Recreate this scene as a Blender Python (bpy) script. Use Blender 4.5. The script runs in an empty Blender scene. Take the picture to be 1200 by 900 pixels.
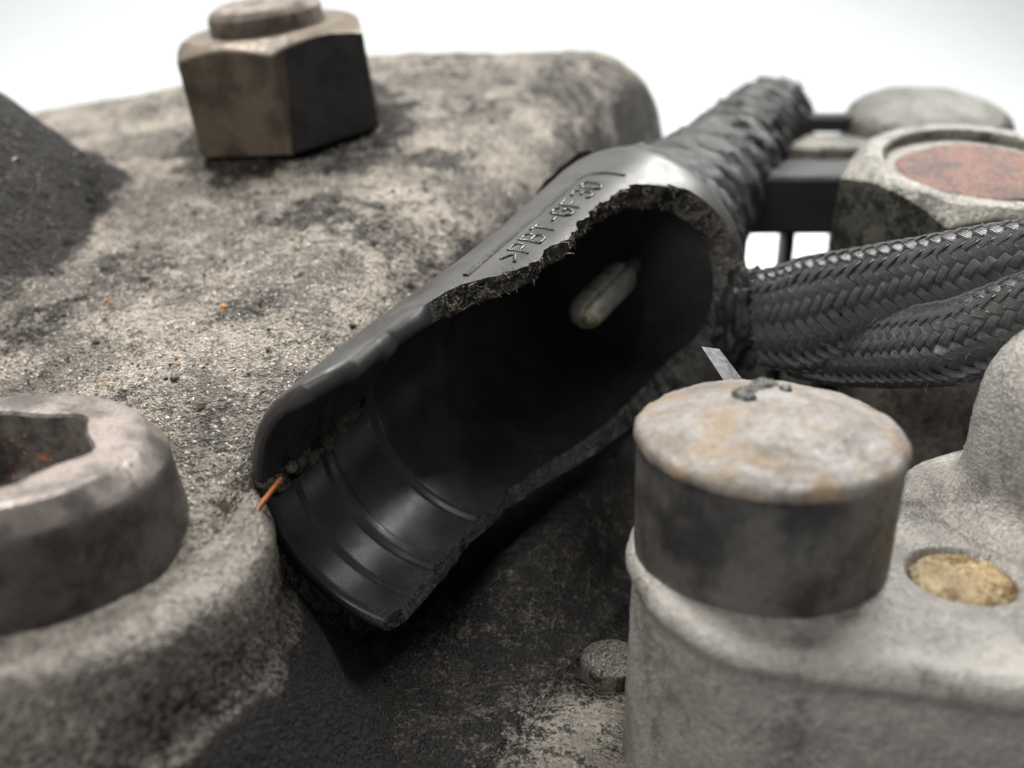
import bpy, math, random
import numpy as np
from mathutils import Vector, Matrix

S = 0.001                      # everything below is laid out in millimetres
random.seed(7)
RNG = np.random.RandomState(11)
scene = bpy.context.scene
COL = scene.collection

# ------------------------------------------------------------------ camera
PITCH = math.radians(22.0)
DIST = 107.0
cam_d = bpy.data.cameras.new('camera')
cam = bpy.data.objects.new('camera', cam_d)
COL.objects.link(cam)
CAM = np.array([0.0, -DIST * math.cos(PITCH), DIST * math.sin(PITCH)])
cam.location = CAM * S
cam.rotation_euler = (math.radians(90.0) - PITCH, 0, 0)
cam_d.sensor_width = 36.0
cam_d.lens = 38.6
cam_d.clip_start = 0.002
cam_d.clip_end = 20.0
cam_d.dof.use_dof = True
cam_d.dof.focus_distance = 0.097
cam_d.dof.aperture_fstop = 21.0
cam_d.dof.aperture_blades = 0
scene.camera = cam

# ------------------------------------------------------------------ world and lamps
world = bpy.data.worlds.new('World')
scene.world = world
world.use_nodes = True
bg = world.node_tree.nodes['Background']
bg.inputs[0].default_value = (0.95, 0.98, 1.0, 1)
bg.inputs[1].default_value = 0.20

def area(name, loc, target, sx, sy, power, color):
    l = bpy.data.lights.new(name, 'AREA')
    l.shape = 'RECTANGLE'; l.size = sx * S; l.size_y = sy * S
    l.energy = power; l.color = color
    o = bpy.data.objects.new(name, l); COL.objects.link(o)
    o.location = Vector(loc) * S
    d = (Vector(target) - Vector(loc)).normalized()
    o.rotation_euler = d.to_track_quat('-Z', 'Y').to_euler()
    return o

area('ceiling_light', (-165, 230, 370), (-5, 0, 0), 120, 120, 2.6, (1.0, 0.97, 0.925))
area('window_light', (190, 250, 300), (0, 0, 0), 190, 110, 2.2, (1.0, 0.985, 0.96))
area('front_fill_light', (-200, -280, 270), (0, 0, 0), 220, 220, 1.2, (1.0, 0.98, 0.95))  # added fill from the front left, for faces turned to the camera
area('backdrop_light', (0, 300, 560), (0, 620, 60), 900, 160, 0.45, (0.97, 0.99, 1.0))

scene.view_settings.view_transform = 'Standard'
scene.view_settings.look = 'None'
scene.view_settings.exposure = 0.15
scene.view_settings.gamma = 1.0
scene.view_settings.use_curve_mapping = False
scene.cycles.use_denoising = True
scene.cycles.max_bounces = 8
scene.render.film_transparent = False

# ------------------------------------------------------------------ numeric noise
_perm = RNG.permutation(512).astype(np.int64)
_grad = RNG.normal(size=(512, 3)); _grad /= np.linalg.norm(_grad, axis=1)[:, None]

def pn(P):
    """gradient noise, P (N,3), about -0.7..0.7"""
    P = np.asarray(P, float)
    i = np.floor(P).astype(np.int64); f = P - i
    w = f * f * f * (f * (f * 6 - 15) + 10)
    def corner(dx, dy, dz):
        h = _perm[(_perm[(_perm[(i[:, 0] + dx) & 511] + i[:, 1] + dy) & 511] + i[:, 2] + dz) & 511]
        g = _grad[h]
        return g[:, 0] * (f[:, 0] - dx) + g[:, 1] * (f[:, 1] - dy) + g[:, 2] * (f[:, 2] - dz)
    def lerp(a, b, t): return a + (b - a) * t
    x00 = lerp(corner(0, 0, 0), corner(1, 0, 0), w[:, 0]); x10 = lerp(corner(0, 1, 0), corner(1, 1, 0), w[:, 0])
    x01 = lerp(corner(0, 0, 1), corner(1, 0, 1), w[:, 0]); x11 = lerp(corner(0, 1, 1), corner(1, 1, 1), w[:, 0])
    return lerp(lerp(x00, x10, w[:, 1]), lerp(x01, x11, w[:, 1]), w[:, 2])

def fbm(P, scale, octv=4, gain=0.5):
    P = np.asarray(P, float) * scale
    s = np.zeros(len(P)); a = 1.0
    for k in range(octv):
        s += a * pn(P + 17.3 * k); P = P * 2.03; a *= gain
    return s

def sstep(a, b, x):
    t = np.clip((np.asarray(x, float) - a) / (b - a), 0, 1)
    return t * t * (3 - 2 * t)

def unp(px, py, t):
    u, v = (px - 600) / 1287.0, (450 - py) / 1287.0
    return CAM + t * np.array([u, math.cos(PITCH) + v * math.sin(PITCH), -math.sin(PITCH) + v * math.cos(PITCH)])

# ------------------------------------------------------------------ mesh helpers
def tag(o, label=None, cat=None, group=None, kind=None):
    if label: o['label'] = label
    if cat: o['category'] = cat
    if group: o['group'] = group
    if kind: o['kind'] = kind
    return o

def thing(name, base, label, cat, group=None, kind=None):
    o = bpy.data.objects.new(name, None)
    o.empty_display_size = 0.004
    COL.objects.link(o); o.location = Vector(base) * S
    return tag(o, label, cat, group, kind)

def origin_of(o):
    p = np.zeros(3)
    while o is not None:
        p = p + np.array(o.location) / S; o = o.parent
    return p

def mk(name, V, Fc, mat, parent=None, base=None, sharp=None, uv=None, flat=False, mats=None, midx=None):
    V = np.asarray(V, float)
    org = origin_of(parent) if parent is not None else np.array(base if base is not None else (0, 0, 0), float)
    me = bpy.data.meshes.new(name)
    me.from_pydata(((V - org) * S).tolist(), [], [tuple(int(i) for i in f) for f in Fc])
    me.polygons.foreach_set('use_smooth', [not flat] * len(me.polygons))
    for m in (mats or [mat]): me.materials.append(m)
    if midx is not None: me.polygons.foreach_set('material_index', midx)
    if uv is not None:
        lay = me.uv_layers.new(name='UVMap')
        li = np.zeros(len(me.loops), np.int64); me.loops.foreach_get('vertex_index', li)
        lay.data.foreach_set('uv', np.asarray(uv, np.float32)[li].ravel())
    me.update()
    if sharp: me.set_sharp_from_angle(angle=math.radians(sharp))
    o = bpy.data.objects.new(name, me); COL.objects.link(o)
    if parent is not None: o.parent = parent
    else: o.location = Vector(org) * S
    return o

def gridfaces(nr, nc, closed=False, off=0, flip=False):
    r = np.arange(nr - 1)[:, None]; cmax = nc if closed else nc - 1
    c = np.arange(cmax)[None, :]
    a = r * nc + c; b = r * nc + (c + 1) % nc; d = (r + 1) * nc + c; e = (r + 1) * nc + (c + 1) % nc
    F = np.stack([a, b, e, d], -1).reshape(-1, 4) + off
    return F[:, ::-1] if flip else F

def frame(axis):
    a = np.asarray(axis, float); a = a / np.linalg.norm(a)
    x = np.array([1.0, 0, 0]); x = x - a * (x @ a); x /= np.linalg.norm(x)
    return x, np.cross(a, x), a

def lathe(profile, n, centre, axis=(0, 0, 1), rough=0, rs=0.6, rough2=0, rs2=3.0, rfun=None):
    """profile: (r,z) list from the centre of the top outwards and down; dense where needed"""
    x, y, a = frame(axis); pr = np.asarray(profile, float)
    ph = np.linspace(0, 2 * math.pi, n, endpoint=False)
    rr = pr[:, 0][:, None] * np.ones(n)[None]; zz = pr[:, 1][:, None] * np.ones(n)[None]
    if rfun is not None: rr = rfun(rr, zz, ph[None, :])
    D = np.cos(ph)[None, :, None] * x + np.sin(ph)[None, :, None] * y
    V = (np.asarray(centre, float) + rr[..., None] * D + zz[..., None] * a).reshape(-1, 3)
    if rough or rough2:
        # push along the profile normal
        t = np.gradient(pr, axis=0); nrm = np.stack([-t[:, 1], t[:, 0]], 1)
        nrm /= np.linalg.norm(nrm, axis=1)[:, None] + 1e-9
        if (nrm[:, 0] * pr[:, 0]).sum() + (nrm[:, 1] * 1e-3).sum() < 0: nrm = -nrm
        N = (nrm[:, 0][:, None, None] * D + nrm[:, 1][:, None, None] * a).reshape(-1, 3)
        V = V + N * (rough * fbm(V, rs, 3) + rough2 * fbm(V, rs2, 2))[:, None]
    return V, gridfaces(len(pr), n, True, flip=True)

def dense(pts, step):
    out = [pts[0]]
    for p, q in zip(pts[:-1], pts[1:]):
        m = max(1, int(math.ceil(math.hypot(q[0] - p[0], q[1] - p[1]) / step)))
        for k in range(1, m + 1): out.append((p[0] + (q[0] - p[0]) * k / m, p[1] + (q[1] - p[1]) * k / m))
    return out

def arc(cx, cz, r, a0, a1, n):
    return [(cx + r * math.cos(math.radians(a0 + (a1 - a0) * k / n)), cz + r * math.sin(math.radians(a0 + (a1 - a0) * k / n))) for k in range(n + 1)]

def box(x0, x1, y0, y1, z0, z1, bev=0.4, M=None):
    """chamfered box as vertices and faces (mm)"""
    xs = [x0, x1]; ys = [y0, y1]; zs = [z0, z1]; V = []; idx = {}
    for i in range(2):
        for j in range(2):
            for k in range(2):
                sx, sy, sz = 1 - 2 * i, 1 - 2 * j, 1 - 2 * k
                for ax in range(3):
                    b = [bev * sx, bev * sy, bev * sz]; b[ax] = 0
                    idx[(i, j, k, ax)] = len(V); V.append((xs[i] + b[0], ys[j] + b[1], zs[k] + b[2]))
    F = []
    for ax in range(3):
        o = [q for q in range(3) if q != ax]
        for s in range(2):
            q = []
            for (p, r) in ((0, 0), (1, 0), (1, 1), (0, 1)):
                key = [0, 0, 0]; key[ax] = s; key[o[0]] = p; key[o[1]] = r
                q.append(idx[(key[0], key[1], key[2], ax)])
            F.append(q)
    for ax in range(3):
        o = [q for q in range(3) if q != ax]
        for p in range(2):
            for r in range(2):
                k0 = [0, 0, 0]; k1 = [0, 0, 0]; k0[o[0]] = k1[o[0]] = p; k0[o[1]] = k1[o[1]] = r; k1[ax] = 1
                F.append([idx[(*k0, o[0])], idx[(*k0, o[1])], idx[(*k1, o[1])], idx[(*k1, o[0])]])
    for i in range(2):
        for j in range(2):
            for k in range(2): F.append([idx[(i, j, k, 0)], idx[(i, j, k, 1)], idx[(i, j, k, 2)]])
    return np.array(V), fix_normals(np.array(V), F)

def fix_normals(V, F):
    c = V.mean(0); out = []
    for f in F:
        p = V[list(f)]; n = np.cross(p[1] - p[0], p[2] - p[0])
        out.append(list(f) if n @ (p.mean(0) - c) > 0 else list(f)[::-1])
    return out

def tube(path, rad, n=10, squash=None, caps=True):
    P = np.asarray(path, float); rad = np.ones(len(P)) * rad
    T = np.gradient(P, axis=0); T /= np.linalg.norm(T, axis=1)[:, None]
    up = np.array([0, 0, 1.0]) if abs(T[0][2]) < 0.9 else np.array([1.0, 0, 0])
    V = []
    for p, t, r in zip(P, T, rad):
        s = np.cross(t, up); s /= np.linalg.norm(s); u = np.cross(s, t)
        for k in range(n):
            a = 2 * math.pi * k / n
            V.append(p + r * (math.cos(a) * s + math.sin(a) * u))
    F = gridfaces(len(P), n, True).tolist()
    if caps: F += [list(range(n)), list(range(len(P) * n - 1, (len(P) - 1) * n - 1, -1))]
    return np.array(V), F

def lump(c, r, seed, sub=2):
    """irregular pebble, 20*4^sub faces"""
    t = (1 + 5 ** .5) / 2
    V = [(-1, t, 0), (1, t, 0), (-1, -t, 0), (1, -t, 0), (0, -1, t), (0, 1, t), (0, -1, -t), (0, 1, -t), (t, 0, -1), (t, 0, 1), (-t, 0, -1), (-t, 0, 1)]
    F = [(0, 11, 5), (0, 5, 1), (0, 1, 7), (0, 7, 10), (0, 10, 11), (1, 5, 9), (5, 11, 4), (11, 10, 2), (10, 7, 6), (7, 1, 8), (3, 9, 4), (3, 4, 2), (3, 2, 6), (3, 6, 8), (3, 8, 9), (4, 9, 5), (2, 4, 11), (6, 2, 10), (8, 6, 7), (9, 8, 1)]
    V = [np.array(v, float) / np.linalg.norm(v) for v in V]
    for _ in range(sub):
        cache = {}; G = []
        def mid(a, b):
            k = (min(a, b), max(a, b))
            if k not in cache:
                m = V[a] + V[b]; V.append(m / np.linalg.norm(m)); cache[k] = len(V) - 1
            return cache[k]
        for a, b, d in F:
            x, y, z = mid(a, b), mid(b, d), mid(d, a)
            G += [(a, x, z), (b, y, x), (d, z, y), (x, y, z)]
        F = G
    V = np.array(V)
    V = V * (1 + 0.55 * fbm(V + seed * 3.7, 1.3, 3))[:, None]
    return V * np.asarray(r) + np.asarray(c), F

# ------------------------------------------------------------------ materials
def nodes(name):
    m = bpy.data.materials.new(name); m.use_nodes = True
    nt = m.node_tree; b = nt.nodes['Principled BSDF']
    tc = nt.nodes.new('ShaderNodeTexCoord')
    vm = nt.nodes.new('ShaderNodeVectorMath'); vm.operation = 'SCALE'; vm.inputs['Scale'].default_value = 1000.0
    nt.links.new(tc.outputs['Object'], vm.inputs[0])
    return m, nt, b, vm.outputs[0]

def N_noise(nt, vec, scale, detail=4, rough=0.6, dist=0.0):
    n = nt.nodes.new('ShaderNodeTexNoise'); n.inputs['Scale'].default_value = scale
    n.inputs['Detail'].default_value = detail; n.inputs['Roughness'].default_value = rough; n.inputs['Distortion'].default_value = dist
    nt.links.new(vec, n.inputs['Vector']); return n.outputs['Fac']

def N_ramp(nt, fac, a, b, c0=0.0, c1=1.0):
    r = nt.nodes.new('ShaderNodeMapRange'); r.interpolation_type = 'SMOOTHSTEP'
    r.inputs['From Min'].default_value = a; r.inputs['From Max'].default_value = b
    r.inputs['To Min'].default_value = c0; r.inputs['To Max'].default_value = c1
    nt.links.new(fac, r.inputs['Value']); return r.outputs['Result']

def N_mix(nt, fac, A, B):
    m = nt.nodes.new('ShaderNodeMix'); m.data_type = 'RGBA'
    if isinstance(fac, float): m.inputs[0].default_value = fac
    else: nt.links.new(fac, m.inputs[0])
    for k, v in ((6, A), (7, B)):
        if isinstance(v, tuple): m.inputs[k].default_value = (*v, 1)
        else: nt.links.new(v, m.inputs[k])
    return m.outputs[2]

def N_math(nt, op, a, b):
    m = nt.nodes.new('ShaderNodeMath'); m.operation = op
    for k, v in enumerate((a, b)):
        if isinstance(v, (int, float)): m.inputs[k].default_value = v
        else: nt.links.new(v, m.inputs[k])
    return m.outputs[0]

def N_bump(nt, h, dist_mm, strength=1.0, normal=None):
    b = nt.nodes.new('ShaderNodeBump'); b.inputs['Distance'].default_value = dist_mm * S; b.inputs['Strength'].default_value = strength
    nt.links.new(h, b.inputs['Height'])
    if normal is not None: nt.links.new(normal, b.inputs['Normal'])
    return b.outputs['Normal']

def cast(name, base, pale, dark, patch=0.10, patch_lo=0.45, patch_hi=0.68, dirt=1.0, rough=0.6, metal=0.15, bump=0.12, grain=2.0, spec=0.5, brown=None, speck=0.5, glint=0.45, oil_shade=False):
    """old sand cast aluminium with dirt in patches, pits and glinting grains"""
    m, nt, b, v = nodes(name)
    big = N_noise(nt, v, patch, 5, 0.62, 0.3)
    mid = N_noise(nt, v, 0.55, 5, 0.65)
    fine = N_noise(nt, v, grain, 2.5, 0.55)
    vor = nt.nodes.new('ShaderNodeTexVoronoi'); vor.inputs['Scale'].default_value = max(grain * 1.7, 4.5)
    nt.links.new(v, vor.inputs['Vector'])
    c = N_mix(nt, N_ramp(nt, mid, 0.35, 0.65), base, pale)
    if brown: c = N_mix(nt, N_ramp(nt, N_noise(nt, v, 0.22, 3, 0.5), 0.45, 0.62, 0, 0.8), c, brown)
    dm = N_math(nt, 'ADD', big, N_math(nt, 'MULTIPLY', N_math(nt, 'SUBTRACT', mid, 0.5), 0.8))
    fin2 = N_noise(nt, v, grain * 2.2, 2, 0.55)
    fc = N_math(nt, 'ADD', N_math(nt, 'MULTIPLY', fine, 0.6), N_math(nt, 'MULTIPLY', fin2, 0.4))
    dm = N_math(nt, 'ADD', dm, N_math(nt, 'MULTIPLY', N_math(nt, 'SUBTRACT', fc, 0.5), 0.5))
    c = N_mix(nt, N_ramp(nt, dm, patch_lo, patch_hi, 0, dirt), c, dark)
    c = N_mix(nt, N_ramp(nt, fc, 0.51, 0.60, 0, speck), c, tuple(x * 0.2 for x in base))
    sep = nt.nodes.new('ShaderNodeSeparateColor'); nt.links.new(vor.outputs['Color'], sep.inputs[0])
    gl = N_ramp(nt, sep.outputs[0], 0.94, 0.98, 0, glint)
    c = N_mix(nt, gl, c, tuple(min(0.85, x * 1.7) for x in pale))
    if oil_shade:
        at = nt.nodes.new('ShaderNodeAttribute'); at.attribute_name = 'oil_shade'
        om = N_math(nt, 'ADD', at.outputs['Fac'], N_math(nt, 'MULTIPLY', N_math(nt, 'SUBTRACT', mid, 0.5), 1.3))
        om = N_math(nt, 'ADD', om, N_math(nt, 'MULTIPLY', N_math(nt, 'SUBTRACT', fc, 0.5), 1.8))
        c = N_mix(nt, N_ramp(nt, om, 0.15, 1.05, 0, 0.96), c, (0.013, 0.012, 0.0115))
    nt.links.new(c, b.inputs['Base Color'])
    b.inputs['Metallic'].default_value = metal
    rg = N_ramp(nt, sep.outputs[1], 0.0, 1.0, rough + 0.12, rough - 0.2)
    if oil_shade: rg = N_math(nt, 'MULTIPLY', rg, N_ramp(nt, om, 0.30, 0.80, 1.0, 1.1))
    nt.links.new(rg, b.inputs['Roughness'])
    b.inputs['Specular IOR Level'].default_value = spec
    if oil_shade: nt.links.new(N_ramp(nt, om, 0.30, 0.80, spec, spec * 0.5), b.inputs['Specular IOR Level'])
    h = N_math(nt, 'ADD', N_math(nt, 'MULTIPLY', fc, -2.6), N_math(nt, 'MULTIPLY', vor.outputs['Distance'], -0.5))
    h = N_math(nt, 'ADD', h, N_math(nt, 'MULTIPLY', mid, 0.9))
    nt.links.new(N_bump(nt, h, bump * 2.2), b.inputs['Normal'])
    return m

def plastic(name, col, rough=0.38, dust=(0.2, 0.19, 0.17), dust_amt=0.25, scratch=True, spec=0.5, bump=0.02):
    m, nt, b, v = nodes(name)
    sm = N_noise(nt, v, 0.25, 4, 0.6); fine = N_noise(nt, v, 5.0, 3, 0.7)
    d = N_math(nt, 'MULTIPLY', N_ramp(nt, sm, 0.42, 0.75), N_ramp(nt, fine, 0.45, 0.7))
    c = N_mix(nt, N_math(nt, 'MULTIPLY', d, dust_amt), col, dust)
    vor = nt.nodes.new('ShaderNodeTexVoronoi'); vor.inputs['Scale'].default_value = 1.9; nt.links.new(v, vor.inputs['Vector'])
    sep = nt.nodes.new('ShaderNodeSeparateColor'); nt.links.new(vor.outputs['Color'], sep.inputs[0])
    sp = N_math(nt, 'MULTIPLY', N_ramp(nt, vor.outputs['Distance'], 0.16, 0.08), N_ramp(nt, sep.outputs[0], 0.72, 0.74))
    c = N_mix(nt, N_math(nt, 'MULTIPLY', sp, min(1.0, dust_amt * 1.6)), c, dust)
    nt.links.new(c, b.inputs['Base Color'])
    nt.links.new(N_ramp(nt, N_math(nt, 'ADD', N_math(nt, 'MULTIPLY', sm, 0.6), N_math(nt, 'MULTIPLY', fine, 0.4)), 0.35, 0.65, rough - 0.07, rough + 0.12), b.inputs['Roughness'])
    b.inputs['Specular IOR Level'].default_value = spec
    nt.links.new(N_bump(nt, N_math(nt, 'ADD', fine, N_math(nt, 'MULTIPLY', sm, 2.0)), bump), b.inputs['Normal'])
    return m

def steel(name, col, dark, rough=0.45, metal=0.7, sc=0.35, bump=0.05, rust=None, rust_lo=0.55, rust_hi=0.7, amt=0.9):
    m, nt, b, v = nodes(name)
    a = N_noise(nt, v, sc, 5, 0.65); f = N_noise(nt, v, 2.4, 4, 0.7)
    c = N_mix(nt, N_ramp(nt, a, 0.4, 0.64, 0, amt), col, dark)
    c = N_mix(nt, N_ramp(nt, f, 0.5, 0.72, 0, 0.6), c, dark)
    mt = None
    if rust:
        r = N_ramp(nt, N_math(nt, 'ADD', N_math(nt, 'MULTIPLY', N_noise(nt, v, sc * 1.7, 5, 0.7, 0.5), 0.8), N_math(nt, 'MULTIPLY', f, 0.2)), rust_lo, rust_hi)
        c = N_mix(nt, r, c, rust); mt = N_ramp(nt, r, 0, 1, metal, 0.0)
    nt.links.new(c, b.inputs['Base Color'])
    if mt is not None: nt.links.new(mt, b.inputs['Metallic'])
    else: b.inputs['Metallic'].default_value = metal
    nt.links.new(N_ramp(nt, f, 0.3, 0.7, rough - 0.08, rough + 0.2), b.inputs['Roughness'])
    nt.links.new(N_bump(nt, N_math(nt, 'ADD', f, a), bump), b.inputs['Normal'])
    return m

def plain(name, col, rough=0.6, metal=0.0):
    m, nt, b, v = nodes(name)
    f = N_noise(nt, v, 1.5, 4, 0.65)
    c = N_mix(nt, N_ramp(nt, f, 0.3, 0.7), tuple(x * 0.7 for x in col), tuple(min(1, x * 1.15) for x in col))
    nt.links.new(c, b.inputs['Base Color']); b.inputs['Roughness'].default_value = rough; b.inputs['Metallic'].default_value = metal
    nt.links.new(N_bump(nt, f, 0.05), b.inputs['Normal'])
    return m

m_cast = cast('cast_aluminium', (0.25, 0.22, 0.182), (0.42, 0.376, 0.317), (0.075, 0.065, 0.054), patch=0.085, patch_lo=0.37, patch_hi=0.60, dirt=0.88, speck=0.5, glint=0.6, oil_shade=True, bump=0.17, grain=1.7, metal=0.25)
m_boss = cast('cast_aluminium_oily', (0.15, 0.133, 0.115), (0.34, 0.305, 0.262), (0.03, 0.027, 0.026), patch=0.09, patch_lo=0.46, patch_hi=0.66, dirt=0.85, rough=0.5, oil_shade=True)
m_mound = cast('cast_blackened', (0.022, 0.021, 0.02), (0.055, 0.052, 0.047), (0.014, 0.013, 0.013), patch=0.16, rough=0.55, spec=0.5, speck=0.4)
m_floor = cast('cast_greasy', (0.24, 0.215, 0.18), (0.42, 0.385, 0.32), (0.016, 0.015, 0.015), patch=0.05, patch_lo=0.46, patch_hi=0.62, dirt=0.95, rough=0.5, spec=0.5, glint=0.4, oil_shade=True)
m_block = cast('cast_aluminium_clean', (0.27, 0.255, 0.232), (0.36, 0.342, 0.312), (0.12, 0.11, 0.097), patch=0.14, patch_lo=0.48, patch_hi=0.70, dirt=0.75, rough=0.5, bump=0.055, grain=2.4, speck=0.2, glint=0.25, metal=0.25)
m_shell = plastic('black_plastic', (0.030, 0.029, 0.028), rough=0.40, dust_amt=0.24, spec=0.5)
m_letter = plastic('glossy_black_plastic', (0.010, 0.010, 0.010), rough=0.24, dust_amt=0.5)
m_inner = plastic('black_plastic_inside', (0.022, 0.022, 0.023), rough=0.31, dust_amt=0.26, bump=0.010)
m_break = cast('torn_glassfibre_plastic', (0.08, 0.072, 0.062), (0.22, 0.20, 0.168), (0.014, 0.014, 0.013), patch=0.35, patch_lo=0.42, patch_hi=0.6, grain=4.5, rough=0.42, metal=0.0, bump=0.16)
m_snap = cast('dusty_snapped_plastic', (0.05, 0.048, 0.045), (0.13, 0.125, 0.115), (0.012, 0.012, 0.012), patch=0.4, patch_lo=0.45, patch_hi=0.65, grain=3.0, rough=0.45, metal=0.0, bump=0.05)
m_dirtline = cast('packed_dirt', (0.022, 0.02, 0.018), (0.055, 0.05, 0.042), (0.008, 0.008, 0.008), patch=0.6, glint=0.9, grain=5.0, rough=0.5, metal=0.0, bump=0.06)
m_dirt = cast('dry_brown_dirt', (0.11, 0.097, 0.075), (0.24, 0.215, 0.17), (0.03, 0.027, 0.022), patch=0.5, grain=4.5, rough=0.7, metal=0.0, bump=0.15)
m_nut = steel('oiled_nut_steel', (0.15, 0.118, 0.085), (0.05, 0.04, 0.03), rough=0.42, metal=0.5, sc=0.12, bump=0.03)
m_nutdark = steel('dark_nut_face', (0.028, 0.025, 0.024), (0.010, 0.009, 0.009), rough=0.5, metal=0.2, sc=0.3, bump=0.06, rust=(0.10, 0.085, 0.075), rust_lo=0.62, rust_hi=0.72)
m_stud = steel('stud_steel', (0.19, 0.155, 0.125), (0.06, 0.05, 0.04), rough=0.55, metal=0.4, sc=0.3)
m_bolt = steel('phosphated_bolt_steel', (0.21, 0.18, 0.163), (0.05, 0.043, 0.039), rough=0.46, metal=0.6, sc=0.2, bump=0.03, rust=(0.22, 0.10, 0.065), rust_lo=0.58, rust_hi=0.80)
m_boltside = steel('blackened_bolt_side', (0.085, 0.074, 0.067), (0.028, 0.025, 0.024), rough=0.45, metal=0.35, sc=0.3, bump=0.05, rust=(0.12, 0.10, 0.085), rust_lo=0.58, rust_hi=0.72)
m_sock = steel('socket_wall', (0.16, 0.14, 0.125), (0.04, 0.035, 0.03), rough=0.5, metal=0.3, rust=(0.34, 0.115, 0.03), rust_lo=0.57, rust_hi=0.64)
m_plug_top = steel('plug_top_metal', (0.235, 0.218, 0.205), (0.105, 0.085, 0.064), rough=0.5, metal=0.25, sc=0.2, bump=0.10, rust=(0.21, 0.145, 0.075), rust_lo=0.48, rust_hi=0.64, amt=0.8)
m_plug = steel('plug_side_metal', (0.15, 0.14, 0.13), (0.045, 0.042, 0.041), rough=0.38, metal=0.5, sc=0.2, bump=0.03, rust=(0.13, 0.10, 0.07), rust_lo=0.58, rust_hi=0.74)
m_hex = cast('hex_head_steel', (0.15, 0.14, 0.117), (0.27, 0.251, 0.21), (0.03, 0.031, 0.026), patch=0.13, patch_lo=0.47, patch_hi=0.68, rough=0.5, metal=0.2, bump=0.05)
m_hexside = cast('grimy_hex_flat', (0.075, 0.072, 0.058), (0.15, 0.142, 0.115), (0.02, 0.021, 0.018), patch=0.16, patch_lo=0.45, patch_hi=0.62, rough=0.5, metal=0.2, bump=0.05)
m_rust = cast('rust', (0.135, 0.052, 0.034), (0.20, 0.088, 0.058), (0.07, 0.04, 0.032), patch=0.14, patch_lo=0.40, patch_hi=0.62, rough=0.75, metal=0.0, bump=0.05, speck=0.3)
m_blackbar = plastic('bracket_plastic', (0.012, 0.012, 0.013), rough=0.42, dust_amt=0.12)
m_hose = plastic('tape_wrap', (0.014, 0.013, 0.0125), rough=0.5, dust_amt=0.25, bump=0.12)
m_brass = plain('worn_brass', (0.42, 0.33, 0.19), 0.35, 0.6)
m_pin = steel('tinned_pin', (0.72, 0.71, 0.62), (0.36, 0.36, 0.28), rough=0.28, metal=0.5, sc=0.5, bump=0.03)
m_tan = cast('dried_sealant', (0.46, 0.33, 0.17), (0.62, 0.50, 0.31), (0.24, 0.15, 0.06), patch=0.35, rough=0.7, metal=0.0, bump=0.1, speck=0.3)
m_copper = plain('copper', (0.55, 0.19, 0.07), 0.45, 0.5)
m_tab = plain('grey_tab', (0.23, 0.23, 0.24), 0.4, 0.4)
m_gd = plain('grit_dark', (0.02, 0.019, 0.018), 0.5)
m_gl = plain('grit_pale', (0.5, 0.47, 0.41), 0.5)
m_go = plain('grit_orange', (0.55, 0.22, 0.04), 0.6)
m_gb = plain('grit_brown', (0.13, 0.11, 0.085), 0.6)
m_fibre = plain('glass_fibre', (0.30, 0.26, 0.19), 0.35)
m_grime = cast('grime', (0.035, 0.038, 0.035), (0.12, 0.12, 0.11), (0.01, 0.01, 0.01), patch=0.5, rough=0.45, metal=0)
m_white = plain('white_paper', (0.80, 0.835, 0.845), 0.8)

def braid_mat():
    m, nt, b, v = nodes('braid_filament')
    uv = nt.nodes.new('ShaderNodeUVMap')
    sx = nt.nodes.new('ShaderNodeSeparateXYZ'); nt.links.new(uv.outputs[0], sx.inputs[0])
    st = N_math(nt, 'SINE', N_math(nt, 'MULTIPLY', sx.outputs[0], 2 * math.pi * 6), 0.0)
    f = N_noise(nt, v, 3.0, 3, 0.6); g = N_noise(nt, v, 0.3, 3, 0.6)
    c = N_mix(nt, N_ramp(nt, f, 0.4, 0.75, 0, 0.5), (0.08, 0.08, 0.085), (0.18, 0.174, 0.168))
    c = N_mix(nt, N_ramp(nt, g, 0.5, 0.7, 0, 0.45), c, (0.10, 0.092, 0.08))
    nt.links.new(c, b.inputs['Base Color'])
    b.inputs['Roughness'].default_value = 0.36; b.inputs['Specular IOR Level'].default_value = 0.6
    nt.links.new(N_bump(nt, N_math(nt, 'ADD', st, f), 0.09), b.inputs['Normal'])
    return m
m_braid = braid_mat()

# ------------------------------------------------------------------ backdrop: one white sheet, table then sweeping up
prof = [(-75, -46), (330, -46)] + [(330 + 250 * math.sin(a), -46 + 250 * (1 - math.cos(a))) for a in np.linspace(0.1, math.pi / 2, 14)] + [(580, 900)]
V = []
for (y, z) in prof:
    for x in np.linspace(-900, 900, 7): V.append((x, y, z))
tag(mk('backdrop', V, gridfaces(len(prof), 7), m_white), 'seamless white sheet under and behind the machine parts', 'backdrop', kind='structure')

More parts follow.
